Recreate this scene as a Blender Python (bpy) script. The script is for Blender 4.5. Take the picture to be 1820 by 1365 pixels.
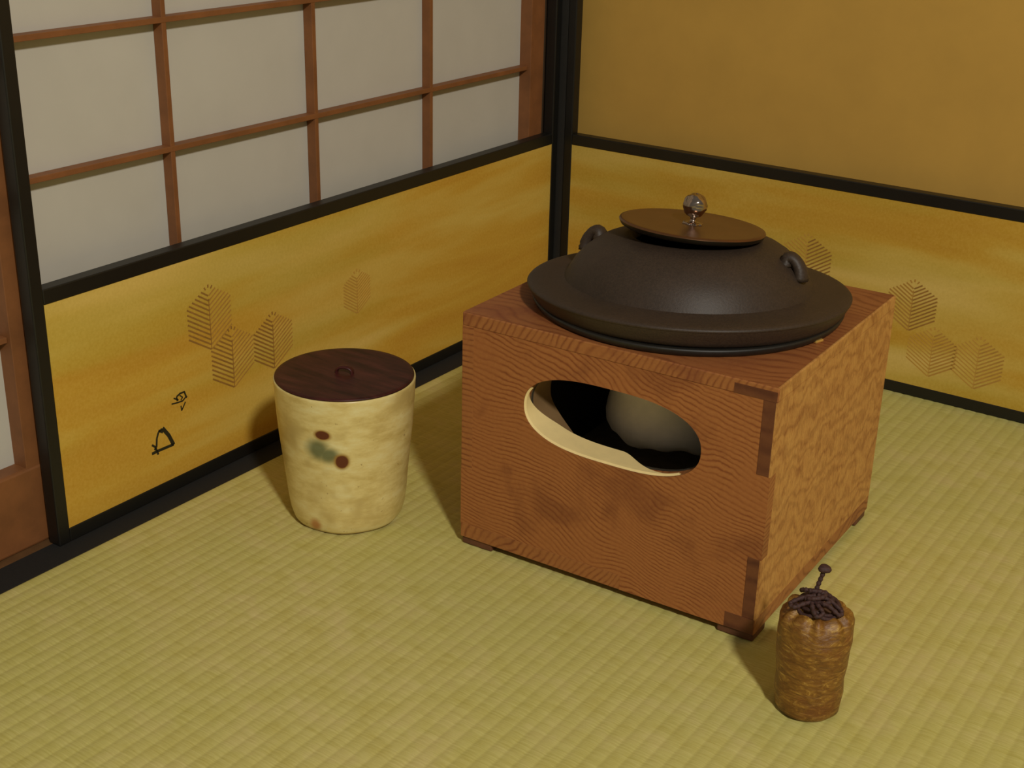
import bpy, bmesh, math, random
from mathutils import Vector, Matrix

# ------------------------------------------------------------------ reset
for o in list(bpy.data.objects):
    bpy.data.objects.remove(o, do_unlink=True)
scene = bpy.context.scene
COL = scene.collection
random.seed(7)

# ------------------------------------------------------------------ camera
CAM_POS = (1.1642, -1.8532, 0.765)
R_ = Vector((0.8252, 0.5644, 0.0233)).normalized()
F_ = Vector((-0.5140, 0.7673, -0.3834)).normalized()
U_ = R_.cross(F_).normalized()
R_ = F_.cross(U_).normalized()
cd = bpy.data.cameras.new('camera')
cam = bpy.data.objects.new('camera', cd)
COL.objects.link(cam)
M3 = Matrix((R_, U_, -F_)).transposed()
cam.matrix_world = Matrix.Translation(CAM_POS) @ M3.to_4x4()
cd.sensor_fit = 'HORIZONTAL'
cd.sensor_width = 36.0
cd.lens = 2430.6 * 36.0 / 1820.0
cd.clip_start = 0.05
scene.camera = cam

# ------------------------------------------------------------------ light
w = bpy.data.worlds.new('room_glow')
scene.world = w
w.use_nodes = True
bg = w.node_tree.nodes['Background']
bg.inputs['Color'].default_value = (1.0, 0.94, 0.78, 1)
bg.inputs['Strength'].default_value = 0.135

# one warm round ceiling lamp behind and to the right of the photographer
ld = bpy.data.lights.new('room_lamp', 'POINT')
ld.shadow_soft_size = 0.13
ld.energy = 276.0
ld.color = (1.0, 0.96, 0.86)
lamp = bpy.data.objects.new('room_lamp', ld)
COL.objects.link(lamp)
lamp.location = (2.53, -2.47, 2.38)

scene.view_settings.view_transform = 'Standard'
scene.view_settings.look = 'None'
scene.view_settings.exposure = 0.0
scene.view_settings.gamma = 1.0
scene.view_settings.use_curve_mapping = False


# ------------------------------------------------------------------ node helper
class NT:
    def __init__(self, name, rough=0.6, metal=0.0, spec=0.5):
        self.m = bpy.data.materials.new(name)
        self.m.use_nodes = True
        self.t = self.m.node_tree
        self.b = self.t.nodes['Principled BSDF']
        self.b.inputs['Roughness'].default_value = rough
        self.b.inputs['Metallic'].default_value = metal
        self.b.inputs['Specular IOR Level'].default_value = spec
        self._c = None

    def n(self, typ, **kw):
        nd = self.t.nodes.new(typ)
        for k, v in kw.items():
            setattr(nd, k, v)
        return nd

    def l(self, a, b):
        self.t.links.new(a, b)

    def coord(self):
        if self._c is None:
            self._c = self.n('ShaderNodeTexCoord').outputs['Object']
        return self._c

    def map(self, scale=(1, 1, 1), rot=(0, 0, 0), loc=(0, 0, 0), src=None):
        mp = self.n('ShaderNodeMapping')
        mp.inputs['Scale'].default_value = scale
        mp.inputs['Rotation'].default_value = rot
        mp.inputs['Location'].default_value = loc
        self.l(src or self.coord(), mp.inputs['Vector'])
        return mp.outputs['Vector']

    def noise(self, vec, scale=5, detail=3, rough=0.5, dist=0.0):
        nd = self.n('ShaderNodeTexNoise')
        nd.inputs['Scale'].default_value = scale
        nd.inputs['Detail'].default_value = detail
        nd.inputs['Roughness'].default_value = rough
        nd.inputs['Distortion'].default_value = dist
        self.l(vec, nd.inputs['Vector'])
        return nd.outputs['Fac']

    def wave(self, vec, scale, dist=2.0, detail=2.0, dscale=1.0, direction='Z', profile='SIN'):
        nd = self.n('ShaderNodeTexWave', wave_type='BANDS', bands_direction=direction, wave_profile=profile)
        nd.inputs['Scale'].default_value = scale
        nd.inputs['Distortion'].default_value = dist
        nd.inputs['Detail'].default_value = detail
        nd.inputs['Detail Scale'].default_value = dscale
        self.l(vec, nd.inputs['Vector'])
        return nd.outputs['Fac']

    def ramp(self, fac, stops):
        nd = self.n('ShaderNodeValToRGB')
        cr = nd.color_ramp
        while len(cr.elements) > 1:
            cr.elements.remove(cr.elements[-1])
        cr.elements[0].position = stops[0][0]
        cr.elements[0].color = col(stops[0][1])
        for p, c in stops[1:]:
            e = cr.elements.new(p)
            e.color = col(c)
        self.l(fac, nd.inputs['Fac'])
        return nd.outputs['Color']

    def mix(self, fac, a, b, blend='MIX'):
        nd = self.n('ShaderNodeMix', data_type='RGBA', blend_type=blend)
        if isinstance(fac, (int, float)):
            nd.inputs[0].default_value = fac
        else:
            self.l(fac, nd.inputs[0])
        for v, i in ((a, 6), (b, 7)):
            if isinstance(v, (tuple, list)):
                nd.inputs[i].default_value = col(v)
            else:
                self.l(v, nd.inputs[i])
        return nd.outputs[2]

    def math(self, op, a, b=None, c=None, clamp=False):
        nd = self.n('ShaderNodeMath', operation=op, use_clamp=clamp)
        for i, v in enumerate((a, b, c)):
            if v is None:
                continue
            if isinstance(v, (int, float)):
                nd.inputs[i].default_value = v
            else:
                self.l(v, nd.inputs[i])
        return nd.outputs[0]

    def smooth(self, v, lo, hi):
        nd = self.n('ShaderNodeMapRange', interpolation_type='SMOOTHSTEP')
        self.l(v, nd.inputs[0])
        nd.inputs[1].default_value = lo
        nd.inputs[2].default_value = hi
        return nd.outputs[0]

    def base(self, c):
        if isinstance(c, (tuple, list)):
            self.b.inputs['Base Color'].default_value = col(c)
        else:
            self.l(c, self.b.inputs['Base Color'])

    def bump(self, h, strength=0.3, dist=0.001):
        nd = self.n('ShaderNodeBump')
        nd.inputs['Strength'].default_value = strength
        nd.inputs['Distance'].default_value = dist
        self.l(h, nd.inputs['Height'])
        self.l(nd.outputs['Normal'], self.b.inputs['Normal'])


def lin(v):
    v /= 255.0
    return v / 12.92 if v <= 0.04045 else ((v + 0.055) / 1.055) ** 2.4


def S(r, g, b):
    """surface colour given as 0-255 sRGB"""
    return (lin(r), lin(g), lin(b))


def col(c):
    return tuple(c) if len(c) == 4 else (c[0], c[1], c[2], 1.0)


# ------------------------------------------------------------------ materials
def m_plain(name, c, rough=0.6, metal=0.0, nscale=60, amt=0.25, bump=0.0):
    t = NT(name, rough, metal)
    f = t.noise(t.coord(), nscale, 4, 0.6)
    d = tuple(x * (1 - amt) for x in c)
    e = tuple(min(1, x * (1 + amt)) for x in c)
    t.base(t.ramp(f, [(0.3, d), (0.7, e)]))
    if bump:
        t.bump(f, bump, 0.0008)
    return t.m


def m_wood(name, light, mid, dark, axis, period=0.0055, tilt=0.0, burl=0.5, dist=3.5, rough=0.45,
           dscale=0.7, pale=None, patch=None, seed=0.0):
    """banded figured timber; axis: the local axis the growth lines are stacked along"""
    t = NT(name, rough, 0, 0.35)
    rot = {'Z': (0, tilt, 0), 'X': (0, tilt, 0), 'Y': (tilt, 0, 0)}[axis]
    base = t.map(rot=rot, loc=(seed, seed * 1.7, seed * 0.6))
    warp = t.n('ShaderNodeTexNoise')
    warp.inputs['Scale'].default_value = 5.0
    warp.inputs['Detail'].default_value = 2.0
    t.l(base, warp.inputs['Vector'])
    va = t.n('ShaderNodeVectorMath', operation='MULTIPLY_ADD')
    t.l(warp.outputs['Color'], va.inputs[0])
    va.inputs[1].default_value = (0.07 * burl,) * 3
    t.l(base, va.inputs[2])
    vec = va.outputs[0]
    lines = t.wave(vec, 0.314 / period, dist, 3.0, dscale, axis)
    c1 = t.ramp(lines, [(0.0, dark), (0.22, mid), (0.65, light)])
    fade = t.math('MULTIPLY', t.smooth(t.noise(t.map(loc=(seed + 3.1, 1.0, 2.0)), 22, 4, 0.6), 0.38, 0.66), 0.75)
    c1 = t.mix(fade, c1, t.mix(0.5, mid, light))
    big = t.noise(base, 14, 4, 0.55, 0.4)
    c2 = t.mix(t.smooth(big, 0.50, 0.70), c1, t.mix(0.55, c1, patch or dark))
    fine = t.noise(t.map(scale=(1, 1, 1)), 240, 3, 0.6)
    c3 = t.mix(0.22, c2, t.ramp(fine, [(0.3, dark), (0.7, light)]))
    if pale:
        c3 = t.mix(t.smooth(t.noise(base, 9, 2, 0.5), 0.55, 0.72), c3, t.mix(0.5, c3, pale))
    t.base(c3)
    t.bump(lines, 0.12, 0.0006)
    return t.m


def m_tatami():
    t = NT('woven_rush', 0.62, 0, 0.25)
    c = t.coord()
    strands = t.noise(t.map(scale=(30, 520, 30)), 1.0, 3, 0.6)
    patch = t.noise(t.map(scale=(26, 30, 10)), 1.0, 4, 0.6)
    patch2 = t.noise(t.map(scale=(2.2, 3.2, 1)), 1.0, 3, 0.6)
    a = t.ramp(patch, [(0.30, S(188, 174, 90)), (0.50, S(199, 187, 111)), (0.70, S(207, 189, 127))])
    a = t.mix(t.smooth(patch2, 0.35, 0.65), a, t.mix(0.45, a, S(182, 180, 90)))
    a = t.mix(0.35, a, t.ramp(strands, [(0.3, S(163, 148, 76)), (0.7, S(219, 209, 141))]))
    t.base(a)
    t.bump(strands, 0.25, 0.0006)
    return t.m


def m_gold(name, axis, seed, k=1.0):
    t = NT(name, 0.5, 0.0, 0.3)
    sc = (1.0, 2.3, 17) if axis == 'Y' else (2.3, 1.0, 17)
    band = t.noise(t.map(scale=sc, loc=(seed, seed, seed)), 1.0, 3, 0.45, 0.3)
    c = t.ramp(band, [(0.28, S(203, 153, 44)), (0.45, S(213, 171, 58)), (0.58, S(221, 191, 87)), (0.74, S(234, 206, 113))])
    olive = t.noise(t.map(scale=tuple(x * 0.8 for x in sc), loc=(seed + 4, 1, 2)), 1.0, 2)
    c = t.mix(t.smooth(olive, 0.5, 0.7), c, t.mix(0.5, c, S(197, 175, 63)))
    grain = t.noise(t.coord(), 300, 2, 0.6)
    c = t.mix(0.10, c, t.ramp(grain, [(0.3, S(155, 117, 39)), (0.7, S(243, 222, 135))]))
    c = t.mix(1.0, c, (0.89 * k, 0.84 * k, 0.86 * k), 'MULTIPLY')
    t.base(c)
    return t.m


def m_jar():
    t = NT('cream_glaze', 0.30, 0, 0.5)
    c = t.coord()
    mott = t.noise(t.map(scale=(22, 22, 60)), 1.0, 5, 0.65)
    body = t.ramp(mott, [(0.30, S(196, 170, 97)), (0.52, S(223, 202, 133)), (0.72, S(233, 220, 161))])
    big = t.noise(c, 16, 3, 0.6)
    body = t.mix(t.smooth(big, 0.52, 0.72), body, S(196, 172, 106))
    speck = t.noise(c, 190, 2, 0.5)
    body = t.mix(t.math('MULTIPLY', t.smooth(speck, 0.70, 0.76), 0.55), body, S(126, 91, 47))
    # painted plum: two iron-brown dots and a green wash, placed by angle and height on the wall of the jar
    sx = t.n('ShaderNodeSeparateXYZ')
    t.l(c, sx.inputs[0])
    X, Y, Z = sx.outputs
    wob = t.math('MULTIPLY', t.math('SUBTRACT', t.noise(c, 60, 3), 0.5), 0.010)
    ax, ay = JAR_T      # tangent direction on the wall facing the room

    lat = t.math('ADD', t.math('MULTIPLY', X, ax), t.math('MULTIPLY', Y, ay))
    front = t.smooth(t.math('SUBTRACT', t.math('MULTIPLY', X, ay), t.math('MULTIPLY', Y, ax)), 0.0, 0.01)

    def spot(u, z, rx, rz, lo, hi):
        du = t.math('DIVIDE', t.math('SUBTRACT', lat, u), rx)
        dz = t.math('DIVIDE', t.math('SUBTRACT', Z, z), rz)
        r = t.math('SQRT', t.math('ADD', t.math('MULTIPLY', du, du), t.math('MULTIPLY', dz, dz)))
        r = t.math('ADD', r, t.math('MULTIPLY', wob, 26))
        return t.math('MULTIPLY', t.math('SUBTRACT', 1.0, t.smooth(r, lo, hi)), front)

    g = t.math('MAXIMUM', spot(-0.0310, 0.1130, 0.0160, 0.0175, 0.3, 1.15), spot(-0.0200, 0.1075, 0.0165, 0.0130, 0.3, 1.15))
    body = t.mix(t.math('MULTIPLY', g, 0.85), body, S(74, 88, 58))
    for u, z, rx, rz in ((-0.0259, 0.1325, 0.0080, 0.0056), (-0.0053, 0.1003, 0.0075, 0.0086)):
        body = t.mix(spot(u, z, rx * 1.5, rz * 1.5, 0.55, 1.0), body, S(158, 117, 52))
        body = t.mix(spot(u, z, rx, rz, 0.80, 1.05), body, S(97, 46, 27))
    body = t.mix(t.math('MULTIPLY', spot(-0.0370, 0.011, 0.008, 0.012, 0.3, 1.1), 0.8), body, S(177, 104, 47))
    # bare clay line at the foot
    body = t.mix(t.math('SUBTRACT', 1.0, t.smooth(Z, 0.001, 0.004)), body, S(158, 119, 68))
    t.base(body)
    t.bump(t.noise(t.map(scale=(14, 14, 150)), 1.0, 3), 0.25, 0.0012)
    return t.m


def m_lacquer_lid():
    t = NT('dark_red_lacquer', 0.42, 0, 0.28)
    st = t.noise(t.map(rot=(0, 0, 0.62), scale=(16, 90, 20)), 1.0, 4, 0.6)
    t.base(t.ramp(st, [(0.32, S(43, 16, 14)), (0.55, S(68, 30, 27)), (0.75, S(85, 41, 36))]))
    return t.m


def m_iron():
    t = NT('cast_iron', 0.52, 0.0, 0.36)
    a = t.noise(t.coord(), 420, 3, 0.7)
    b = t.noise(t.coord(), 18, 3, 0.6)
    c = t.ramp(b, [(0.3, S(50, 39, 30)), (0.7, S(62, 48, 38))])
    c = t.mix(0.35, c, t.ramp(a, [(0.3, S(34, 26, 20)), (0.7, S(74, 60, 48))]))
    t.base(c)
    t.bump(a, 0.35, 0.0006)
    return t.m


def m_brocade():
    t = NT('gold_brocade', 0.42, 0.0, 0.5)
    c = t.coord()
    z = t.n('ShaderNodeTexVoronoi')
    z.inputs['Scale'].default_value = 1.0
    t.l(t.map(scale=(120, 120, 190), src=t.coord()), z.inputs['Vector'])
    v = z.outputs['Distance']
    n = t.noise(t.map(scale=(70, 70, 210)), 1.0, 5, 0.7, 1.2)
    cc = t.ramp(n, [(0.33, S(99, 63, 20)), (0.50, S(133, 91, 33)), (0.60, S(162, 118, 46)), (0.72, S(206, 170, 89))])
    cc = t.mix(t.smooth(v, 0.35, 0.7), cc, t.mix(0.5, cc, S(112, 68, 23)))
    red = t.noise(c, 30, 2)
    cc = t.mix(t.smooth(red, 0.52, 0.70), cc, t.mix(0.5, cc, S(122, 66, 31)))
    t.base(cc)
    t.bump(n, 0.7, 0.0016)
    return t.m


def m_burl(name):
    t = NT(name, 0.5, 0, 0.3)
    d = t.noise(t.coord(), 16, 5, 0.62, 2.2)
    l = t.wave(t.coord(), 14, 14, 4, 1.6, 'Z')
    c = t.ramp(d, [(0.30, S(159, 100, 50)), (0.46, S(192, 136, 71)), (0.62, S(201, 149, 80)), (0.76, S(171, 111, 57))])
    c = t.mix(0.42, c, t.ramp(l, [(0.05, S(127, 75, 38)), (0.4, S(188, 133, 71)), (0.9, S(205, 155, 86))]))
    f = t.noise(t.map(scale=(1, 2.2, 0.7)), 130, 4, 0.65, 1.5)
    c = t.mix(0.35, c, t.ramp(f, [(0.36, S(129, 75, 40)), (0.6, S(207, 157, 88))]))
    t.base(c)
    return t.m


def m_paper():
    t = NT('white_paper', 0.9, 0, 0.2)
    c = t.ramp(t.noise(t.coord(), 9, 4, 0.6), [(0.3, S(188, 183, 171)), (0.7, S(194, 189, 177))])
    t.base(c)
    return t.m


JAR_T = (0.7500, 0.6610)

MAT = {}
MAT['rush'] = m_tatami()
MAT['border_cloth'] = m_plain('border_cloth', S(21, 20, 18), 0.8, 0, 300, 0.3)
MAT['under'] = m_plain('sub_floor', S(90, 70, 45), 0.8)
MAT['lacquer'] = m_plain('black_lacquer', S(20, 19, 16), 0.42, 0, 20, 0.12)
MAT['hinge'] = m_plain('black_hinge_paper', S(34, 31, 26), 0.7, 0, 60, 0.1)
MAT['gold_a'] = m_gold('gold_paper_left', 'Y', 1.3)
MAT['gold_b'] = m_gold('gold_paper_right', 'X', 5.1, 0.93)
MAT['wall'] = m_plain('ochre_wall', S(190, 148, 65), 0.85, 0, 11, 0.05)
MAT['shoji_paper'] = m_paper()
MAT['shoji_wood'] = m_plain('cedar_lattice', S(128, 80, 43), 0.55, 0, 25, 0.18)
MAT['threshold'] = m_plain('threshold_wood', S(98, 68, 38), 0.6, 0, 40, 0.2)
MAT['pillar'] = m_plain('dark_pillar_wood', S(57, 41, 24), 0.6, 0, 40, 0.2)
MAT['print_dark'] = m_plain('brown_ink', S(150, 108, 46), 0.6, 0, 120, 0.15)
MAT['print_mid'] = m_plain('pale_brown_ink', S(176, 132, 56), 0.6, 0, 120, 0.12)
MAT['print_faint'] = m_plain('faint_brown_ink', S(190, 146, 62), 0.6, 0, 120, 0.08)
MAT['ink'] = m_plain('black_ink', S(36, 33, 14), 0.6, 0, 120, 0.2)
MAT['jar'] = m_jar()
MAT['jar_lid'] = m_lacquer_lid()
MAT['iron'] = m_iron()
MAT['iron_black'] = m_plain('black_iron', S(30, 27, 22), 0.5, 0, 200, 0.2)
MAT['ash_iron'] = m_plain('ashy_iron', S(248, 236, 212), 0.8, 0, 70, 0.05)
MAT['bronze'] = m_plain('brown_bronze', S(116, 80, 52), 0.30, 0.75, 30, 0.12)
MAT['bronze_dark'] = m_plain('dark_bronze', S(54, 46, 34), 0.3, 0.7, 30, 0.12)
MAT['silver'] = m_plain('old_silver', S(176, 160, 148), 0.18, 1.0, 60, 0.12)
MAT['brocade'] = m_brocade()
MAT['cord'] = m_plain('purple_brown_cord', S(62, 36, 32), 0.7, 0, 500, 0.45, 0.5)
MAT['pouch_in'] = m_plain('bag_lining', S(84, 56, 34), 0.8, 0, 100, 0.2)
MAT['wood_front'] = m_wood('cedar_front', S(170, 110, 60), S(157, 94, 49), S(124, 66, 35), 'Z', 0.0050, -0.30, 1.6, 5.0,
                           patch=S(103, 51, 31), seed=0.35)
MAT['wood_top'] = m_wood('cedar_top', S(154, 96, 53), S(142, 85, 45), S(122, 68, 38), 'Y', 0.0110, 0.25, 1.6, 5.0,
                         patch=S(114, 54, 38), seed=1.9)
MAT['wood_end'] = m_wood('cedar_end', S(168, 109, 59), S(158, 95, 51), S(115, 64, 35), 'Z', 0.0064, 0.0, 0.25, 1.5, seed=0.8)
MAT['wood_end_dark'] = m_wood('cedar_end_dark', S(116, 70, 42), S(102, 58, 38), S(84, 44, 30), 'Z', 0.02, 0.0, 0.25, 1.5, seed=2.8)
MAT['wood_edge'] = m_wood('cedar_edge', S(167, 109, 59), S(155, 95, 51), S(123, 68, 37), 'X', 0.0065, -0.6, 1.4, 5.0,
                          patch=S(104, 44, 37), seed=0.2)
MAT['wood_side'] = m_burl('burl_side')
MAT['foot'] = m_plain('dark_foot_wood', S(98, 58, 38), 0.6, 0, 60, 0.2)
MAT['plaster'] = m_plain('cream_plaster', S(240, 214, 150), 0.75, 0, 40, 0.06)
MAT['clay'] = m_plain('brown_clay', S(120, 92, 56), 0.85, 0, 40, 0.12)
MAT['dark_fill'] = m_plain('dark_clay', S(52, 44, 30), 0.85, 0, 30, 0.2)  # dark tone put in so bounced light leaves the firebox black
MAT['ash'] = m_plain('bounce_ash', S(196, 182, 158), 0.9, 0, 80, 0.12, 0.4)  # pale floor colour, bounces light up onto the kettle bottom
MAT['glint_brass'] = m_plain('glint_brass', S(226, 184, 96), 0.35, 0.6, 60, 0.1)  # metal of the block standing for the light spot at the flange


# ------------------------------------------------------------------ mesh helpers
def finish(name, bm, mat, parent=None, smooth=False, loc=None):
    bmesh.ops.recalc_face_normals(bm, faces=bm.faces)
    me = bpy.data.meshes.new(name)
    bm.to_mesh(me)
    bm.free()
    me.materials.append(MAT[mat])
    if smooth:
        for p in me.polygons:
            p.use_smooth = True
    o = bpy.data.objects.new(name, me)
    COL.objects.link(o)
    if parent:
        o.parent = parent
    if loc:
        o.location = loc
    return o


def auto_smooth(o, ang=40):
    me = o.data
    for p in me.polygons:
        p.use_smooth = True
    bm = bmesh.new()
    bm.from_mesh(me)
    for e in bm.edges:
        if len(e.link_faces) == 2 and e.calc_face_angle(0) > math.radians(ang):
            e.smooth = False
    bm.to_mesh(me)
    bm.free()
    return o


def add_box(bm, x0, x1, y0, y1, z0, z1, f=None, bev=0.0):
    vs = []
    for x in (x0, x1):
        for y in (y0, y1):
            for z in (z0, z1):
                vs.append(bm.verts.new((x, y, z)))
    q = [(0, 1, 3, 2), (4, 6, 7, 5), (0, 4, 5, 1), (2, 3, 7, 6), (0, 2, 6, 4), (1, 5, 7, 3)]
    fs = [bm.faces.new([vs[i] for i in a]) for a in q]
    if bev:
        es = set()
        for fc in fs:
            es.update(fc.edges)
        r = bmesh.ops.bevel(bm, geom=list(es), offset=bev, segments=2, affect='EDGES', profile=0.5)
        vs = list({v for fc in r['faces'] for v in fc.verts} | {v for v in vs if v.is_valid})
    if f:
        for v in vs:
            v.co = f(*v.co)
    return vs


def box(name, mat, parent, x0, x1, y0, y1, z0, z1, f=None, bev=0.0):
    bm = bmesh.new()
    add_box(bm, x0, x1, y0, y1, z0, z1, f, bev)
    return finish(name, bm, mat, parent)


def lathe(bm, prof, n=96, fn=None, cap0=False, cap1=False):
    rings = []
    for k, (r, z) in enumerate(prof):
        ring = []
        for i in range(n):
            a = 2 * math.pi * i / n
            rr, zz = (r, z) if fn is None else fn(r, z, a, k)
            ring.append(bm.verts.new((rr * math.cos(a), rr * math.sin(a), zz)))
        rings.append(ring)
    for a, b in zip(rings[:-1], rings[1:]):
        for i in range(n):
            j = (i + 1) % n
            bm.faces.new((a[i], a[j], b[j], b[i]))
    if cap0:
        bm.faces.new(rings[0])
    if cap1:
        bm.faces.new(list(reversed(rings[-1])))
    return rings


def tube(bm, pts, rad, n=8, closed=False):
    pts = [Vector(p) for p in pts]
    m = len(pts)
    rings = []
    up = Vector((0.13, 0.27, 0.95))
    for i, p in enumerate(pts):
        if closed:
            d = pts[(i + 1) % m] - pts[i - 1]
        else:
            d = pts[min(i + 1, m - 1)] - pts[max(i - 1, 0)]
        d.normalize()
        a = d.cross(up)
        if a.length < 1e-3:
            a = d.cross(Vector((1, 0, 0)))
        a.normalize()
        b = d.cross(a)
        r = rad(i / max(1, m - 1)) if callable(rad) else rad
        rings.append([bm.verts.new(p + (a * math.cos(2 * math.pi * k / n) + b * math.sin(2 * math.pi * k / n)) * r) for k in range(n)])
    rng = range(m) if closed else range(m - 1)
    for i in rng:
        A, B = rings[i], rings[(i + 1) % m]
        for k in range(n):
            j = (k + 1) % n
            bm.faces.new((A[k], A[j], B[j], B[k]))
    if not closed:
        bm.faces.new(rings[0])
        bm.faces.new(list(reversed(rings[-1])))


def spline(pts, sub=8, closed=False):
    P = [Vector(p) for p in pts]
    n = len(P)
    out = []
    rng = range(n) if closed else range(n - 1)
    for i in rng:
        if closed:
            a, b, c, d = P[i - 1], P[i], P[(i + 1) % n], P[(i + 2) % n]
        else:
            a, b, c, d = P[max(i - 1, 0)], P[i], P[i + 1], P[min(i + 2, n - 1)]
        for k in range(sub):
            t = k / sub
            out.append(0.5 * ((2 * b) + (c - a) * t + (2 * a - 5 * b + 4 * c - d) * t * t + (3 * b - a - 3 * c + d) * t ** 3))
    if not closed:
        out.append(P[-1])
    return out


def empty(name, loc, rz=0.0):
    o = bpy.data.objects.new(name, None)
    o.empty_display_size = 0.05
    COL.objects.link(o)
    o.location = loc
    o.rotation_euler = (0, 0, rz)
    return o


def tag(o, label, cat, group=None):
    o['label'] = label
    o['category'] = cat
    if group:
        o['group'] = group
    return o


def structure(o, label=None):
    o['kind'] = 'structure'
    if label:
        o['label'] = label
    return o


# ================================================================== THE ROOM
# floor: slab with a ridged rush mat and its dark cloth border
fl = box('floor', 'under', None, -0.30, 2.60, -3.2, 0.20, -0.12, -0.030)
structure(fl, 'floor under the woven rush mat')
tag(fl, 'straw-coloured rush mat floor with fine parallel ridges', 'floor')
bm = bmesh.new()
PITCH = 0.0152
x = 0.036
prof = [(0.0, -0.0008), (0.12, -0.0004), (0.27, -0.0001), (0.45, 0.0), (0.65, -0.0001), (0.82, -0.0003), (0.92, -0.0006)]
xs = []
while x < 2.55:
    for a, z in prof:
        xs.append((x + a * PITCH, z))
    x += PITCH
xs.append((x, -0.0008))
prev = None
for px, pz in xs:
    cur = (bm.verts.new((px, -3.1, pz)), bm.verts.new((px, 0.043, pz)))
    if prev:
        bm.faces.new((prev[0], cur[0], cur[1], prev[1]))
    prev = cur
a = bm.verts.new((0.036, -3.1, -0.03)); b = bm.verts.new((0.036, 0.043, -0.03))
bm.verts.ensure_lookup_table()
bm.faces.new((a, bm.verts[0], bm.verts[1], b))
o = finish('tatami_mat', bm, 'rush', fl, True)
o['label'] = 'straw-coloured woven rush mat with parallel ridges'
o = box('tatami_border', 'border_cloth', fl, -0.0074, 0.0362, -3.1, 0.043, -0.03, -0.0002, None, 0.0004)
o['label'] = 'black cloth border of the rush mat'

# threshold under the paper doors
o = box('trim_1', 'threshold', None, -0.110, -0.0076, -3.1, -0.0195, -0.03, -0.0003)
structure(o, 'brown wooden threshold under the paper sliding doors')
o['category'] = 'threshold'

# wall on the right and its corner post
o = box('wall_right', 'wall', None, -0.020, 2.55, 0.046, 0.12, -0.03, 2.3)
structure(o, 'plain ochre wall behind the folding screen')
o['category'] = 'wall'
o = box('trim_2', 'pillar', None, -0.080, -0.0205, -0.0190, 0.12, -0.03, 2.3, None, 0.002)
structure(o, 'dark wooden corner post between the paper door and the ochre wall')
o['category'] = 'post'


# ------------------------------------------------------------------ paper sliding doors
def shoji(name, label, y0, y1, wl, wr, hz, board, cols):
    """door in the plane x = -0.020 .. -0.048 from y0 (far left) to y1; stile widths wl, wr"""
    H = 1.80
    root = empty(name, (-0.034, (y0 + y1) / 2, 0.0))
    structure(root, label)
    root['category'] = 'sliding door'
    ox, oy = root.location.x, root.location.y

    def B(nm, mat, xa, xb, ya, yb, za, zb, bev=0.0006):
        return box(nm, mat, root, xa - ox, xb - ox, ya - oy, yb - oy, za, zb, None, bev)
    B('stile', 'shoji_wood', -0.048, -0.020, y1 - wr, y1, 0.0, H)
    B('stile', 'shoji_wood', -0.048, -0.020, y0, y0 + wl, 0.0, H)
    B('top_rail', 'shoji_wood', -0.048, -0.021, y0 + wl, y1 - wr, H - 0.04, H)
    if board > 0.05:
        B('bottom_board', 'shoji_wood', -0.046, -0.0185, y0, y1, 0.0, board, 0.003)
    else:
        B('bottom_rail', 'shoji_wood', -0.048, -0.021, y0 + wl, y1 - wr, 0.0, board)
    a, b = y0 + wl, y1 - wr
    for yc in cols:
        B('lattice_bar', 'shoji_wood', -0.0405, -0.026, yc - 0.0033, yc + 0.0033, board, H - 0.04)
    zs = []
    z = hz
    while z < H - 0.06:
        if z > board + 0.02:
            zs.append(z)
        z += 0.1445
    for z in zs:
        B('lattice_bar', 'shoji_wood', -0.0403, -0.0256, a, b, z - 0.0032, z + 0.0032)
    ye = [a] + sorted(cols) + [b]
    ze = [board] + zs + [H - 0.04]
    for i in range(len(ye) - 1):
        for j in range(len(ze) - 1):
            B('paper_pane', 'shoji_paper', -0.0425, -0.0407, ye[i], ye[i + 1], ze[j], ze[j + 1], 0)
    return root


shoji('door_1', 'white paper sliding door with brown lattice behind the folding screen', -0.9995, -0.0196, 0.009, 0.036, 0.4035 - 0.289, 0.04,
      (-0.787, -0.5425, -0.3005))
shoji('door_2', 'paper sliding door with a low brown bottom board at the left edge', -1.93, -1.0000, 0.034, 0.034, 0.243, 0.094,
      (-1.72, -1.50, -1.27))

# ================================================================== FOLDING SCREEN
AL, AR = -0.0059, -0.0089


def LF(d, s, z):        # left leaf: (depth towards the room, distance along, height)
    return Vector((s * math.sin(AL) + d * math.cos(AL), s * math.cos(AL) - d * math.sin(AL), z))


def RF(s, d, z):        # right leaf; d < 0 is towards the room
    return Vector((s * math.cos(AR) - d * math.sin(AR), s * math.sin(AR) + d * math.cos(AR), z))


scr = empty('folding_screen', (0, 0, 0))
tag(scr, 'two-leaf black lacquered folding screen with gold lower panels and open top', 'folding screen')
ZT = 0.72
FT = 0.018
# left leaf
L0, L1 = -1.0222, -0.0006
box('stile', 'lacquer', scr, -FT, 0, L0, L0 + 0.0157, 0, ZT, LF, 0.0015)
box('stile', 'lacquer', scr, -FT, 0, L1 - 0.0162, L1, 0, ZT, LF, 0.0015)
for nm, za, zb in (('bottom_rail', 0.0, 0.0169), ('middle_rail', 0.2806, 0.2976), ('top_rail', ZT - 0.0165, ZT - 0.0003)):
    box(nm, 'lacquer', scr, -FT + 0.0003, -0.0003, L0 + 0.0155, L1 - 0.0160, za, zb, LF, 0.0012)
pl = box('gold_panel', 'gold_a', scr, -0.012, -0.0012, L0 + 0.0150, L1 - 0.0155, 0.0160, 0.2815, LF)
pl['label'] = 'gold panel with printed young pines and two ink marks'
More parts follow.
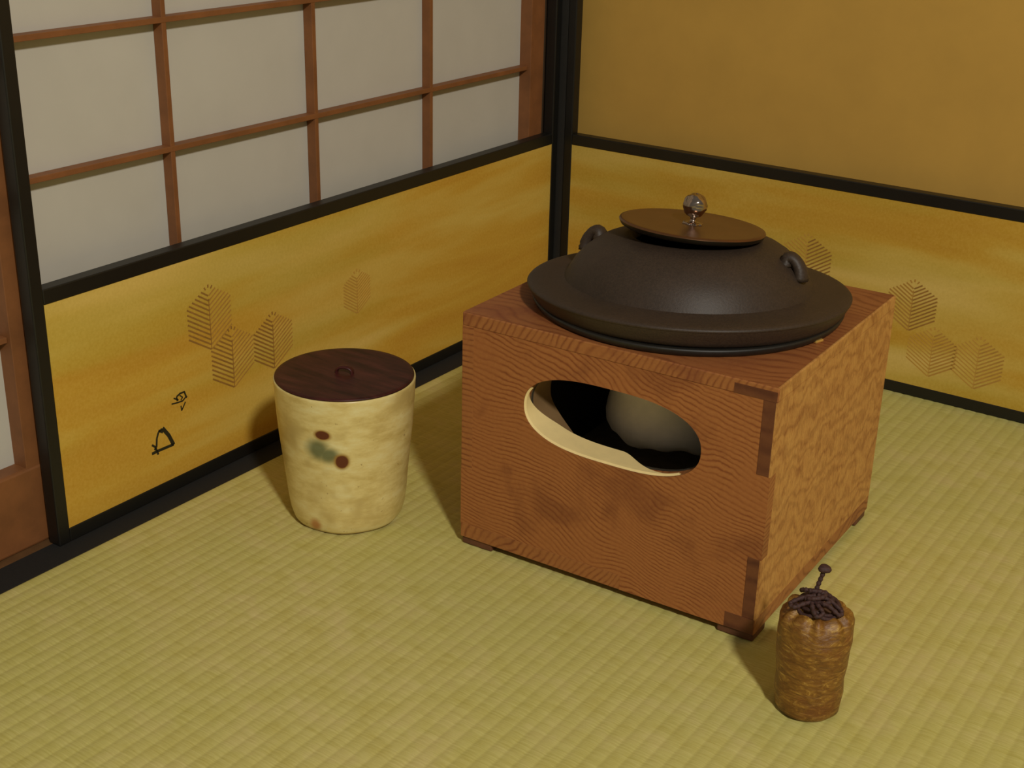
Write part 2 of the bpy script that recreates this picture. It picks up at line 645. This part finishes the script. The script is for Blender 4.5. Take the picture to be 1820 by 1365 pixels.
# right leaf
R0, R1 = 0.0112, 1.0330
box('stile', 'lacquer', scr, R0, R0 + 0.0150, 0, FT, 0, ZT, RF, 0.0015)
box('stile', 'lacquer', scr, R1 - 0.0157, R1, 0, FT, 0, ZT, RF, 0.0015)
for nm, za, zb in (('bottom_rail', 0.0, 0.0169), ('middle_rail', 0.2806, 0.2976), ('top_rail', ZT - 0.0165, ZT - 0.0003)):
    box(nm, 'lacquer', scr, R0 + 0.0148, R1 - 0.0155, 0.0003, FT - 0.0003, za, zb, RF, 0.0012)
pr = box('gold_panel', 'gold_b', scr, R0 + 0.0145, R1 - 0.0150, 0.0012, 0.012, 0.0160, 0.2815, RF)
pr['label'] = 'gold panel with printed young pines'
# paper hinge between the leaves
box('hinge', 'hinge', scr, -0.006, 0.0115, 0.0012, 0.0100, 0.0, ZT, None, 0.001)


def stroke(bm, fn, p, q, wdt, thick=0.00025, lift=0.0):
    """thin printed line from p to q, (along, height) in panel coordinates"""
    (a, z0), (b, z1) = p, q
    d = Vector((b - a, z1 - z0))
    if d.length < 1e-6:
        return
    d.normalize()
    n = Vector((-d.y, d.x)) * wdt / 2
    pts = [(a + n.x, z0 + n.y), (a - n.x, z0 - n.y), (b - n.x, z1 - n.y), (b + n.x, z1 + n.y)]
    lo = [bm.verts.new(fn(u, v, 0.0)) for u, v in pts]
    hi = [bm.verts.new(fn(u, v, thick)) for u, v in pts]
    bm.faces.new(hi)
    for i in range(4):
        j = (i + 1) % 4
        bm.faces.new((lo[i], lo[j], hi[j], hi[i]))


def pnl(u, v, t):
    return LF(-0.0012 + t, u, v)


def pnr(u, v, t):
    return RF(u, 0.0012 - t, v)


def pine(fn, panel, s, ztop, zbot, mats, hw=0.0355, n=12):
    """young pine: rows of paired strokes rising from a stem; mats = (left half, right half)"""
    pitch = (ztop - 0.014 - zbot) / (n - 1)
    for side, mt in ((-1, mats[0]), (1, mats[1])):
        bm = bmesh.new()
        for k in range(n):
            z0 = zbot + k * pitch
            h = min(hw, max(0.004, (ztop - z0) / 1.22))
            stroke(bm, fn, (s + side * 0.0006, z0), (s + side * h, z0 + 0.62 * h), 0.0021 if mt != 'print_faint' else 0.0017)
        if side == -1:
            stroke(bm, fn, (s, ztop - 0.004), (s, ztop), 0.0022)
            for q in (-1, 1):
                stroke(bm, fn, (s + q * 0.004, ztop - 0.006), (s + q * 0.0065, ztop - 0.0025), 0.002)
            stroke(bm, fn, (s, zbot), (s, zbot + (ztop - zbot) * 0.78), 0.0012)
        finish('pine_print', bm, mt, panel)


pine(pnl, pl, -0.775, 0.243, 0.161, ('print_dark', 'print_mid'))
pine(pnl, pl, -0.741, 0.1805, 0.100, ('print_dark', 'print_mid'))
pine(pnl, pl, -0.669, 0.1790, 0.1025, ('print_dark', 'print_mid'))
pine(pnl, pl, -0.503, 0.194, 0.1305, ('print_faint', 'print_faint'), 0.028)
pine(pnr, pr, 0.4412, 0.2106, 0.130, ('print_faint', 'print_dark'), 0.039)
pine(pnr, pr, 0.6068, 0.1740, 0.0976, ('print_mid', 'print_dark'))
pine(pnr, pr, 0.6445, 0.1104, 0.0359, ('print_faint', 'print_mid'))
pine(pnr, pr, 0.7100, 0.1114, 0.0335, ('print_faint', 'print_mid'))

BIG = [[(-0.8803, 0.0605), (-0.8703, 0.0609), (-0.8462, 0.0603)], [(-0.8463, 0.0597), (-0.8526, 0.0743), (-0.8614, 0.087)],
       [(-0.8622, 0.0866), (-0.868, 0.0841), (-0.8712, 0.077), (-0.8728, 0.0661), (-0.8762, 0.0642)],
       [(-0.8792, 0.0716), (-0.8747, 0.0674), (-0.8708, 0.0562)], [(-0.8678, 0.0861), (-0.8612, 0.0817)]]
SMALL = [[(-0.8446, 0.1122), (-0.8371, 0.1111), (-0.8274, 0.1104), (-0.8213, 0.114)],
         [(-0.8233, 0.121), (-0.8302, 0.1212), (-0.8363, 0.1187), (-0.8353, 0.1132)], [(-0.8407, 0.1185), (-0.8335, 0.1136)],
         [(-0.8238, 0.1215), (-0.8213, 0.114), (-0.8199, 0.1127)], [(-0.8312, 0.119), (-0.8269, 0.1151), (-0.8298, 0.1123)],
         [(-0.8229, 0.1079), (-0.8297, 0.0987), (-0.8304, 0.1052)]]
for strokes, ws in ((BIG, (0.0036, 0.0050, 0.0026, 0.0026, 0.0030)), (SMALL, (0.0018, 0.0022, 0.0018, 0.0022, 0.0016, 0.0016))):
    bm = bmesh.new()
    for st, wd in zip(strokes, ws):
        for p, q in zip(st[:-1], st[1:]):
            stroke(bm, pnl, p, q, wd, 0.0003)
    finish('ink_mark', bm, 'ink', pl)

# ================================================================== WOODEN BRAZIER
BW, BD, BH, BZ = 0.3589, 0.3352, 0.2786, 0.0095
BT = 0.0145
brz = empty('wooden_brazier', (0.358, -0.7471, 0.0), 0.0255)
tag(brz, 'square reddish wooden brazier box with an oval opening, carrying the iron kettle', 'brazier')
KC_W = Vector((0.5321, -0.5708))
dx, dy = KC_W.x - 0.358, KC_W.y + 0.7471
c_, s_ = math.cos(0.0255), math.sin(0.0255)
KC_B = (dx * c_ + dy * s_, -dx * s_ + dy * c_)       # kettle axis in brazier coordinates


def plate_hole(bm, rect, centre, hole, depth, fn, extra=()):
    """plate with a star-shaped hole; rect in (u0,u1,v0,v1), hole(angle)->radius, fn(u,v,w)->xyz"""
    u0, u1, v0, v1 = rect
    cu, cv = centre
    angs = [2 * math.pi * i / 120 for i in range(120)]
    for U in (u0, u1):
        for V in (v0, v1):
            angs.append(math.atan2(V - cv, U - cu) % (2 * math.pi))
    angs = sorted(set(round(a, 6) for a in angs))
    loops = []
    for wv in (0.0, depth):
        O, I = [], []
        for a in angs:
            ca, sa = math.cos(a), math.sin(a)
            ts = []
            if abs(ca) > 1e-9:
                ts.append(((u1 if ca > 0 else u0) - cu) / ca)
            if abs(sa) > 1e-9:
                ts.append(((v1 if sa > 0 else v0) - cv) / sa)
            t = min(ts)
            O.append(bm.verts.new(fn(cu + ca * t, cv + sa * t, wv)))
            r = hole(a)
            I.append(bm.verts.new(fn(cu + ca * r, cv + sa * r, wv)))
        loops.append((O, I))
    n = len(angs)
    (O0, I0), (O1, I1) = loops
    for i in range(n):
        j = (i + 1) % n
        bm.faces.new((O0[i], O0[j], I0[j], I0[i]))
        bm.faces.new((O1[i], I1[i], I1[j], O1[j]))
        bm.faces.new((O0[i], O1[i], O1[j], O0[j]))
        bm.faces.new((I0[i], I0[j], I1[j], I1[i]))


OC = (0.1823, 0.1922)       # centre of the oval opening on the front face
OHW, OHH = 0.1033, 0.0420


def oval(off=0.0):
    def f(a):
        # rounded slot: bisect the radius along the ray
        hw, hh = OHW + off, OHH + off
        ca, sa = abs(math.cos(a)), abs(math.sin(a))
        lo, hi = 0.0, 0.2
        for _ in range(40):
            m = (lo + hi) / 2
            u, v = ca * m, sa * m
            inside = ((u / hw) ** 2.9 + (v / hh) ** 2.25) < 1.0
            if inside:
                lo = m
            else:
                hi = m
        return lo
    return f


# front board (grain lines) with the finger that reaches the corner on each side
ZA, ZB = BZ + 0.0175, BH - BT
bm = bmesh.new()
plate_hole(bm, (BT, BW - BT, ZA, ZB), OC, oval(), BT, lambda u, v, w_: (u, w_, v))
add_box(bm, 0.0, BT, 0.0, BT, ZA, 0.0955)
add_box(bm, BW - BT, BW, 0.0, BT, 0.0955, 0.1862)
add_box(bm, 0.205, 0.326, -0.0003, 0.010, BZ + 0.0004, ZA)
o = finish('front_board', bm, 'wood_front', brz)
auto_smooth(o)
# side boards, their fingers showing as end grain at the front corners
o = box('side_board', 'wood_side', brz, 0.0, BT, BT, BD - BT, ZA, ZB)
o = box('side_board', 'wood_side', brz, BW - BT, BW, BT, BD, ZA, ZB)
o['label'] = 'burl-figured right side board'
for nm, mt, xa, xb, za, zb in (('joint_finger', 'wood_end', 0.0, BT, 0.0955, ZB), ('joint_finger', 'wood_end_dark', BW - BT, BW - 0.0016, 0.1862, ZB),
                               ('joint_finger', 'wood_end_dark', BW - BT, BW - 0.0016, ZA, 0.0955)):
    o = box(nm, mt, brz, xa, xb, 0.0, BT, za, zb, None, 0.0005)
for za, zb in ((0.1862, ZB), (ZA, 0.0955)):
    box('joint_finger', 'wood_side', brz, BW - 0.0016, BW, 0.0, BT, za, zb)
box('back_board', 'wood_front', brz, 0.0, BW - BT, BD - BT, BD, ZA, ZB)
# bottom board, its front edge showing
box('bottom_board', 'wood_edge', brz, 0.0, BW, 0.0, BD, BZ, ZA, None, 0.0008)
# top board with the round hole for the kettle
bm = bmesh.new()
plate_hole(bm, (0.0, BW - 0.0028, 0.0028, BD), KC_B, lambda a: 0.158, BT, lambda u, v, w_: (u, v, ZB + w_))
o = finish('top_board', bm, 'wood_top', brz)
auto_smooth(o)
# front edge of the top board
box('top_edge', 'wood_edge', brz, 0.0, BW, 0.0, 0.0030, ZB, BH, None, 0.0010)
box('top_edge', 'wood_side', brz, BW - 0.0030, BW, 0.0030, BD, ZB, BH, None, 0.0010)
box('joint_finger', 'wood_end_dark', brz, 0.314, BW - 0.001, -0.0003, 0.004, ZB, BH - 0.0040, None, 0.0002)
box('joint_finger', 'wood_end_dark', brz, 0.326, BW - 0.001, -0.0003, 0.010, BZ + 0.0004, ZA, None, 0.0002)
# feet
for xa, ya in ((0.001, 0.002), (BW - 0.041, 0.002), (0.001, BD - 0.034), (BW - 0.041, BD - 0.034)):
    box('foot', 'foot', brz, xa, xa + 0.040, ya, ya + 0.032, 0.0, BZ + 0.0005, None, 0.002)
box('base_frame', 'dark_fill', brz, 0.012, BW - 0.012, 0.020, BD - 0.02, 0.004, BZ + 0.0003)
# cream plaster apron lying in the lower left of the opening
def sstep(v, lo, hi):
    t_ = max(0.0, min(1.0, (v - lo) / (hi - lo)))
    return t_ * t_ * (3 - 2 * t_)


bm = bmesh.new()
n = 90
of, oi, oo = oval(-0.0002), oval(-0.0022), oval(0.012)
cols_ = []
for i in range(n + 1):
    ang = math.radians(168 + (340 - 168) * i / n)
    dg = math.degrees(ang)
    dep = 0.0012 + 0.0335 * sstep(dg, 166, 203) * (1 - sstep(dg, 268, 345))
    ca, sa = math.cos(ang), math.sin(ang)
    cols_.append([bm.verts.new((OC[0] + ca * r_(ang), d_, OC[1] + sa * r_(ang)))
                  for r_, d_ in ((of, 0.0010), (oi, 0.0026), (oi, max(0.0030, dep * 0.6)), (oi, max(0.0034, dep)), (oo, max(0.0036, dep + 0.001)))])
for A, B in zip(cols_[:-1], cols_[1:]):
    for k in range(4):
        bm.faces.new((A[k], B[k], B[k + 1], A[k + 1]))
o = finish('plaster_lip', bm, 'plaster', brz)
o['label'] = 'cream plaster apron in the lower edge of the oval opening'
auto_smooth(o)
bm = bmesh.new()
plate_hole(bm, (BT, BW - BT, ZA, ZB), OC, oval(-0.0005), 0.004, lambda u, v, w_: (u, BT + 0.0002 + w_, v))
finish('dark_lining', bm, 'dark_fill', brz)
# brown clay collar behind the upper left of the opening
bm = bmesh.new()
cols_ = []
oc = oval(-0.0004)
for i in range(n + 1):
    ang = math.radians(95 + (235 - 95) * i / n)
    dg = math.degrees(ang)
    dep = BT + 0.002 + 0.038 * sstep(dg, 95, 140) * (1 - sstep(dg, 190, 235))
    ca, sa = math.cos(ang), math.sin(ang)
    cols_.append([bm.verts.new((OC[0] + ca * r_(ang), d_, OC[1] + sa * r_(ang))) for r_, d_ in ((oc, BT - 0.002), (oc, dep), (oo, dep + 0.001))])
for A, B in zip(cols_[:-1], cols_[1:]):
    for k in range(2):
        bm.faces.new((A[k], B[k], B[k + 1], A[k + 1]))
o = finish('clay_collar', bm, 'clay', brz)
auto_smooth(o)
# firebox floor, and wall lining coloured dark to keep the inside in shade
e = 0.003
for nm, q in (('dark_lining', (BT, BT + e, 0.0190, BD - BT, ZA, ZB - 0.001)), ('dark_lining', (BW - BT - e, BW - BT, 0.0190, BD - BT, ZA, ZB - 0.001)),
              ('dark_lining', (BT + e, BW - BT - e, BD - BT - e, BD - BT, ZA, ZB - 0.001)), ('firebox_floor', (BT + e, BW - BT - e, 0.0190, BD - BT - e, ZA, ZA + 0.02))):
    box(nm, 'ash' if nm == 'firebox_floor' else 'dark_fill', brz, *q)  # ash floor made pale to bounce light onto the kettle bottom
# black iron ring round the hole, the kettle flange rests on it
bm = bmesh.new()
lathe(bm, [(0.1520, 0.2700), (0.1580, BH), (0.1640, BH), (0.1672, 0.2810), (0.1690, 0.2850), (0.1688, 0.2868), (0.1665, 0.2874), (0.1580, 0.2868), (0.1540, 0.2800)], 128)
o = finish('kettle_ring', bm, 'iron_black', brz, True)
o.location = (KC_B[0], KC_B[1], 0)
# small metal block added to stand for a bright spot of light at the flange
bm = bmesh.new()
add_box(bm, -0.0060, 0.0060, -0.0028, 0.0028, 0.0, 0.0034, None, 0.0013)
o = finish('flange_glint', bm, 'glint_brass', brz)
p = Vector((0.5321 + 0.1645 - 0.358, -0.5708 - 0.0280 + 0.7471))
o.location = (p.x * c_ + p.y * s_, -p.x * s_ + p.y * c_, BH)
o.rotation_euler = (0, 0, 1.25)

# ================================================================== IRON KETTLE
KN = Vector((-0.031, 0.0530, 1.0)).normalized()        # the kettle sits a little tipped back on its ring
KQ = Vector((0, 0, 1)).rotation_difference(KN)
KP = Vector((KC_W.x, KC_W.y, 0.2995)) - KQ @ Vector((0, 0, 0.2995 - BH))
ket = empty('iron_kettle', KP)
ket.rotation_euler = KQ.to_euler()
tag(ket, 'broad black cast-iron kettle with a wide flange, bronze lid and silver ball knob', 'kettle')


def kz(p):
    return [(r, z - BH) for r, z in p]


dome = [(0.0600, 0.345), (0.0640, 0.3525), (0.0680, 0.3540), (0.0740, 0.3535), (0.0840, 0.3512), (0.0960, 0.3464), (0.1065, 0.3400), (0.1165, 0.3316),
        (0.1245, 0.3225), (0.1300, 0.3130), (0.1335, 0.3065), (0.1355, 0.3020)]
bm = bmesh.new()
lathe(bm, kz(dome), 128)
o = finish('body', bm, 'iron', ket, True)
flg = [(0.1340, 0.3045), (0.1380, 0.3036), (0.1500, 0.3027), (0.1620, 0.3017), (0.1700, 0.3008), (0.1736, 0.2998), (0.1750, 0.2982), (0.1745, 0.2964), (0.1725, 0.2954),
       (0.1640, 0.2950)]
bm = bmesh.new()
lathe(bm, kz(flg), 128)
o = finish('flange', bm, 'iron', ket, True)
skirt = [(0.1742, 0.2966), (0.1726, 0.2930), (0.1700, 0.2885), (0.1675, 0.2840), (0.1650, 0.2800), (0.1600, 0.2770)]
bm = bmesh.new()
lathe(bm, kz(skirt), 128)
finish('flange_skirt', bm, 'iron', ket, True)
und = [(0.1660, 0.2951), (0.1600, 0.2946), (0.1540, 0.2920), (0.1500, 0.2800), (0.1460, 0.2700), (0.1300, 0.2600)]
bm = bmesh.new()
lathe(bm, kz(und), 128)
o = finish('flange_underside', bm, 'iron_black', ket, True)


def ragged(r, z, a, k):
    if 8 <= k <= 10:
        z += 0.0022 * math.sin(5 * a + 1.0) + 0.0016 * math.sin(11 * a) - 0.001
    return r, z


low = [(0.1300, 0.2600), (0.1180, 0.2400), (0.0950, 0.2150), (0.0800, 0.1950), (0.0765, 0.1800), (0.0800, 0.1640), (0.0820, 0.1520), (0.0810, 0.1420), (0.0760, 0.1330), (0.0640, 0.1275), (0.0450, 0.1250), (0.0010, 0.1240)]
bm = bmesh.new()
lathe(bm, kz(low), 96, ragged)
o = finish('kettle_bottom', bm, 'ash_iron', ket, True)
o['label'] = 'pale ash-coated rounded bottom seen through the opening'
# two cast lugs
TD, ND = Vector((0.897, 0.4421, 0)), Vector((0.4421, -0.897, 0))
for sgn in (1, -1):
    ph = math.radians(20)
    d = (TD * math.cos(ph) + ND * math.sin(ph)) * sgn
    tn = Vector((-d.y, d.x, 0))
    bm = bmesh.new()
    pts = []
    for k in range(13):
        a = math.pi * (-0.10 + 1.20 * k / 12)
        # arch standing on the shoulder, its eye facing along the rim
        p = d * (0.1150 + 0.0085 * math.cos(a)) + Vector((0, 0, 0.3325 + 0.0105 * math.sin(a) - 0.0065 * math.cos(a) - BH))
        pts.append(p)
    tube(bm, pts, lambda t: 0.0086 - 0.0024 * math.sin(math.pi * t), 12)
    for v in bm.verts:       # widen along the rim
        k = v.co.dot(tn)
        v.co += tn * k * 0.35
    finish('lug', bm, 'iron', ket, True)
# lid, set slightly ajar (tilted)
nrm = Vector((0.0192, 0.1055, 1.0)).normalized()
lp = [(0.0010, 0.0), (0.0400, -0.0002), (0.0700, -0.0003), (0.0755, 0.0002), (0.0778, -0.0004), (0.0786, -0.0018), (0.0780, -0.0036), (0.0765, -0.0060), (0.0740, -0.0072), (0.0600, -0.0074), (0.0010, -0.0074)]
bm = bmesh.new()
lathe(bm, lp[:6], 128, None, True, False)
lid = finish('lid', bm, 'bronze', ket, True)
lid.location = KQ.inverted() @ (Vector((KC_W.x, KC_W.y, 0.3675)) - KP)
lid.rotation_euler = Vector((0, 0, 1)).rotation_difference(KQ.inverted() @ nrm).to_euler()
lid['label'] = 'flat brown bronze lid, slightly tilted'
bm = bmesh.new()
lathe(bm, lp[5:], 128, None, False, True)
o = finish('lid_rim', bm, 'bronze_dark', lid, True)
# openwork silver ball knob on a little stem with a petalled washer
bm = bmesh.new()
NB, NR = 64, 40
rings = []
for i in range(NR + 1):
    th = math.pi * (0.001 + 0.998 * i / NR)
    ring = []
    for j in range(NB):
        a = 2 * math.pi * j / NB
        g = math.sin(8 * th + 2 * a) * 0.5 + math.sin(5 * th - 3 * a + 1.0) * 0.5
        r = 0.0131 * (1 + 0.045 * max(-0.7, min(0.5, g * 1.4)))
        ring.append(bm.verts.new((r * math.sin(th) * math.cos(a), r * math.sin(th) * math.sin(a), 0.0197 + r * math.cos(th))))
    rings.append(ring)
for A, B in zip(rings[:-1], rings[1:]):
    for j in range(NB):
        k = (j + 1) % NB
        bm.faces.new((A[j], A[k], B[k], B[j]))
o = finish('knob', bm, 'silver', lid, True)
o['label'] = 'round openwork silver knob'
bm = bmesh.new()
lathe(bm, [(0.0105, 0.0002), (0.0100, 0.0012), (0.0060, 0.0018), (0.0032, 0.0026), (0.0030, 0.0060), (0.0044, 0.0078)], 48,
      lambda r, z, a, k: (r * (1 + (0.12 * math.cos(8 * a) if k < 2 else 0)), z))
finish('knob_stem', bm, 'silver', lid, True)

# ================================================================== WATER JAR
jar = empty('water_jar', (0.2049, -0.7638, 0.0))
tag(jar, 'cream glazed ceramic water jar with painted brown dots and a flat dark red lid', 'jar')
jp = [(0.0010, 0.0015), (0.0540, 0.0010), (0.0575, 0.0000), (0.0605, 0.0012), (0.0640, 0.0060), (0.0668, 0.0160), (0.0688, 0.0300), (0.0703, 0.0480), (0.0722, 0.0680),
      (0.0745, 0.0900), (0.0768, 0.1120), (0.0784, 0.1340), (0.0796, 0.1540), (0.0803, 0.1680), (0.0806, 0.1715), (0.0803, 0.1735), (0.0795, 0.1742), (0.0785, 0.1735),
      (0.0775, 0.1700), (0.0765, 0.1600), (0.0700, 0.0600), (0.0500, 0.0100), (0.0010, 0.0080)]


def jw(r, z, a, k):
    if 3 <= k <= 17:
        f = max(0.0, 1 - z / 0.09)
        r *= 1 + 0.010 * f * math.cos(7 * a + 0.6) + 0.0035 * math.sin(2 * a + 1.0) + 0.002 * math.sin(3 * a + z * 30)
    return r, z


bm = bmesh.new()
lathe(bm, jp, 120, jw)
finish('body', bm, 'jar', jar, True)
bm = bmesh.new()
lathe(bm, [(0.0010, 0.1762), (0.0300, 0.1762), (0.0600, 0.1762), (0.0740, 0.1764), (0.0778, 0.1763), (0.0790, 0.1756), (0.0792, 0.1746), (0.0780, 0.1738), (0.0740, 0.1736), (0.0010, 0.1736)], 120, None, True, True)
jl = finish('lid', bm, 'jar_lid', jar, True)
jl['label'] = 'flat dark red lacquered lid'
bm = bmesh.new()
pts = [(-0.0092, 0.0, 0.1752), (-0.0090, 0.0, 0.1790), (-0.0062, 0.0, 0.1822), (0.0, 0.0, 0.1834), (0.0062, 0.0, 0.1822), (0.0090, 0.0, 0.1790), (0.0092, 0.0, 0.1752)]
tube(bm, spline(pts, 5), 0.0018, 10)
for v in bm.verts:
    v.co.y *= 2.4
    x_, y_ = v.co.x, v.co.y
    v.co.x, v.co.y = x_ * 0.92 - y_ * 0.39, x_ * 0.39 + y_ * 0.92
o = finish('lid_handle', bm, 'jar_lid', jl, True)

# ================================================================== BROCADE POUCH
pch = empty('silk_pouch', (0.8025, -0.8040, 0.0))
tag(pch, 'small gold-brown brocade drawstring pouch with a dark cord, standing on the mat', 'pouch')
pp = [(0.0010, 0.0006), (0.0200, 0.0), (0.0262, 0.0008), (0.0292, 0.0040), (0.0306, 0.0110), (0.0311, 0.0230), (0.0316, 0.0380), (0.0324, 0.0530), (0.0334, 0.0680),
      (0.0341, 0.0800), (0.0340, 0.0890), (0.0330, 0.0960), (0.0310, 0.1010), (0.0282, 0.1045), (0.0250, 0.1066), (0.0215, 0.1078), (0.0175, 0.1070), (0.0140, 0.1040)]


def pw(r, z, a, k):
    f = max(0.0, (z - 0.070) / 0.04)
    pl_ = math.cos(11 * a) + 0.5 * math.cos(17 * a + 1.3)
    if k >= 3:
        r *= 1 + 0.045 * f * f * pl_ + 0.008 * math.sin(3 * a + 60 * z) + 0.006 * math.sin(5 * a - 90 * z + 2)
        r += 0.0007 * math.sin(z * 260 + 2 * math.sin(a * 2))
    if k >= 12:
        z += 0.0012 * pl_
    return r, z


bm = bmesh.new()
lathe(bm, pp, 110, pw)
finish('bag', bm, 'brocade', pch, True)
bm = bmesh.new()
lathe(bm, [(0.0225, 0.1035), (0.0150, 0.1055), (0.0010, 0.1060)], 40, None, False, True)
finish('bag_mouth', bm, 'pouch_in', pch, True)


def cord_path(bm, pts, r=0.0019, sub=10):
    P = spline(pts, sub)
    tube(bm, P, lambda t: r * (1 + 0.16 * math.sin(t * len(P) * 1.3)), 8)


# cord wound round the mouth
bm = bmesh.new()
ring = []
for k in range(26):
    a = 2 * math.pi * k / 26
    ring.append((0.0205 * math.cos(a), 0.0205 * math.sin(a), 0.1085 + 0.0014 * math.cos(5 * a)))
tube(bm, spline(ring, 4, True), 0.0019, 8, True)
ring = []
for k in range(22):
    a = 2 * math.pi * k / 22
    ring.append((0.0165 * math.cos(a) + 0.001, 0.0165 * math.sin(a), 0.1105 + 0.0018 * math.sin(3 * a)))
tube(bm, spline(ring, 4, True), 0.0019, 8, True)
finish('cord', bm, 'cord', pch, True)
# knot: folded loops of the cord lying over the mouth
bm = bmesh.new()
rv, nv = Vector((0.8252, 0.5644, 0)), Vector((0.5644, -0.8252, 0))     # across / towards the room


def Q(u, v, z):
    q = rv * (u - 0.004) + nv * v
    z += 0.0045
    return (q.x, q.y, z)


cord_path(bm, [Q(0.000, 0.004, 0.112), Q(-0.012, 0.010, 0.1125), Q(-0.021, 0.012, 0.110), Q(-0.023, 0.006, 0.1105), Q(-0.012, 0.002, 0.1140), Q(0.0, 0.002, 0.1165)], 0.0021)
cord_path(bm, [Q(0.000, 0.006, 0.113), Q(0.010, 0.014, 0.1125), Q(0.018, 0.020, 0.1075), Q(0.021, 0.015, 0.1085), Q(0.012, 0.006, 0.1140), Q(0.001, 0.002, 0.1170)], 0.0021)
cord_path(bm, [Q(-0.004, 0.0, 0.112), Q(0.0, 0.012, 0.1125), Q(0.003, 0.021, 0.1095), Q(-0.003, 0.023, 0.1075), Q(-0.005, 0.012, 0.1120), Q(-0.002, 0.0, 0.1160)], 0.0021)
cord_path(bm, [Q(0.004, 0.012, 0.113), Q(0.014, 0.006, 0.114), Q(0.010, -0.004, 0.116), Q(0.0, -0.003, 0.1180), Q(-0.008, -0.006, 0.1175), Q(-0.010, -0.012, 0.1135)], 0.0021)
cord_path(bm, [Q(-0.009, 0.003, 0.114), Q(-0.004, 0.008, 0.1165), Q(0.005, 0.006, 0.1170), Q(0.009, 0.0, 0.1160), Q(0.003, -0.004, 0.1170), Q(-0.006, -0.002, 0.1190)], 0.0023)
finish('knot', bm, 'cord', pch, True)
# stiff upright loop with its little button end
bm = bmesh.new()
cord_path(bm, [Q(0.000, -0.004, 0.1120), Q(0.0020, -0.005, 0.1200), Q(0.0045, -0.006, 0.1290), Q(0.0070, -0.006, 0.1380)], 0.0021)
finish('cord_end', bm, 'cord', pch, True)
bm = bmesh.new()
lathe(bm, [(0.0005, 0.1362), (0.0030, 0.1366), (0.0052, 0.1380), (0.0060, 0.1398), (0.0052, 0.1418), (0.0030, 0.1430), (0.0005, 0.1434)], 28,
      lambda r, z, a, k: (r * (1 + 0.10 * math.cos(3 * a)), z), True, True)
o = finish('cord_button', bm, 'cord', pch, True)
o.location = Vector(Q(0.0070, -0.006, 0.0))
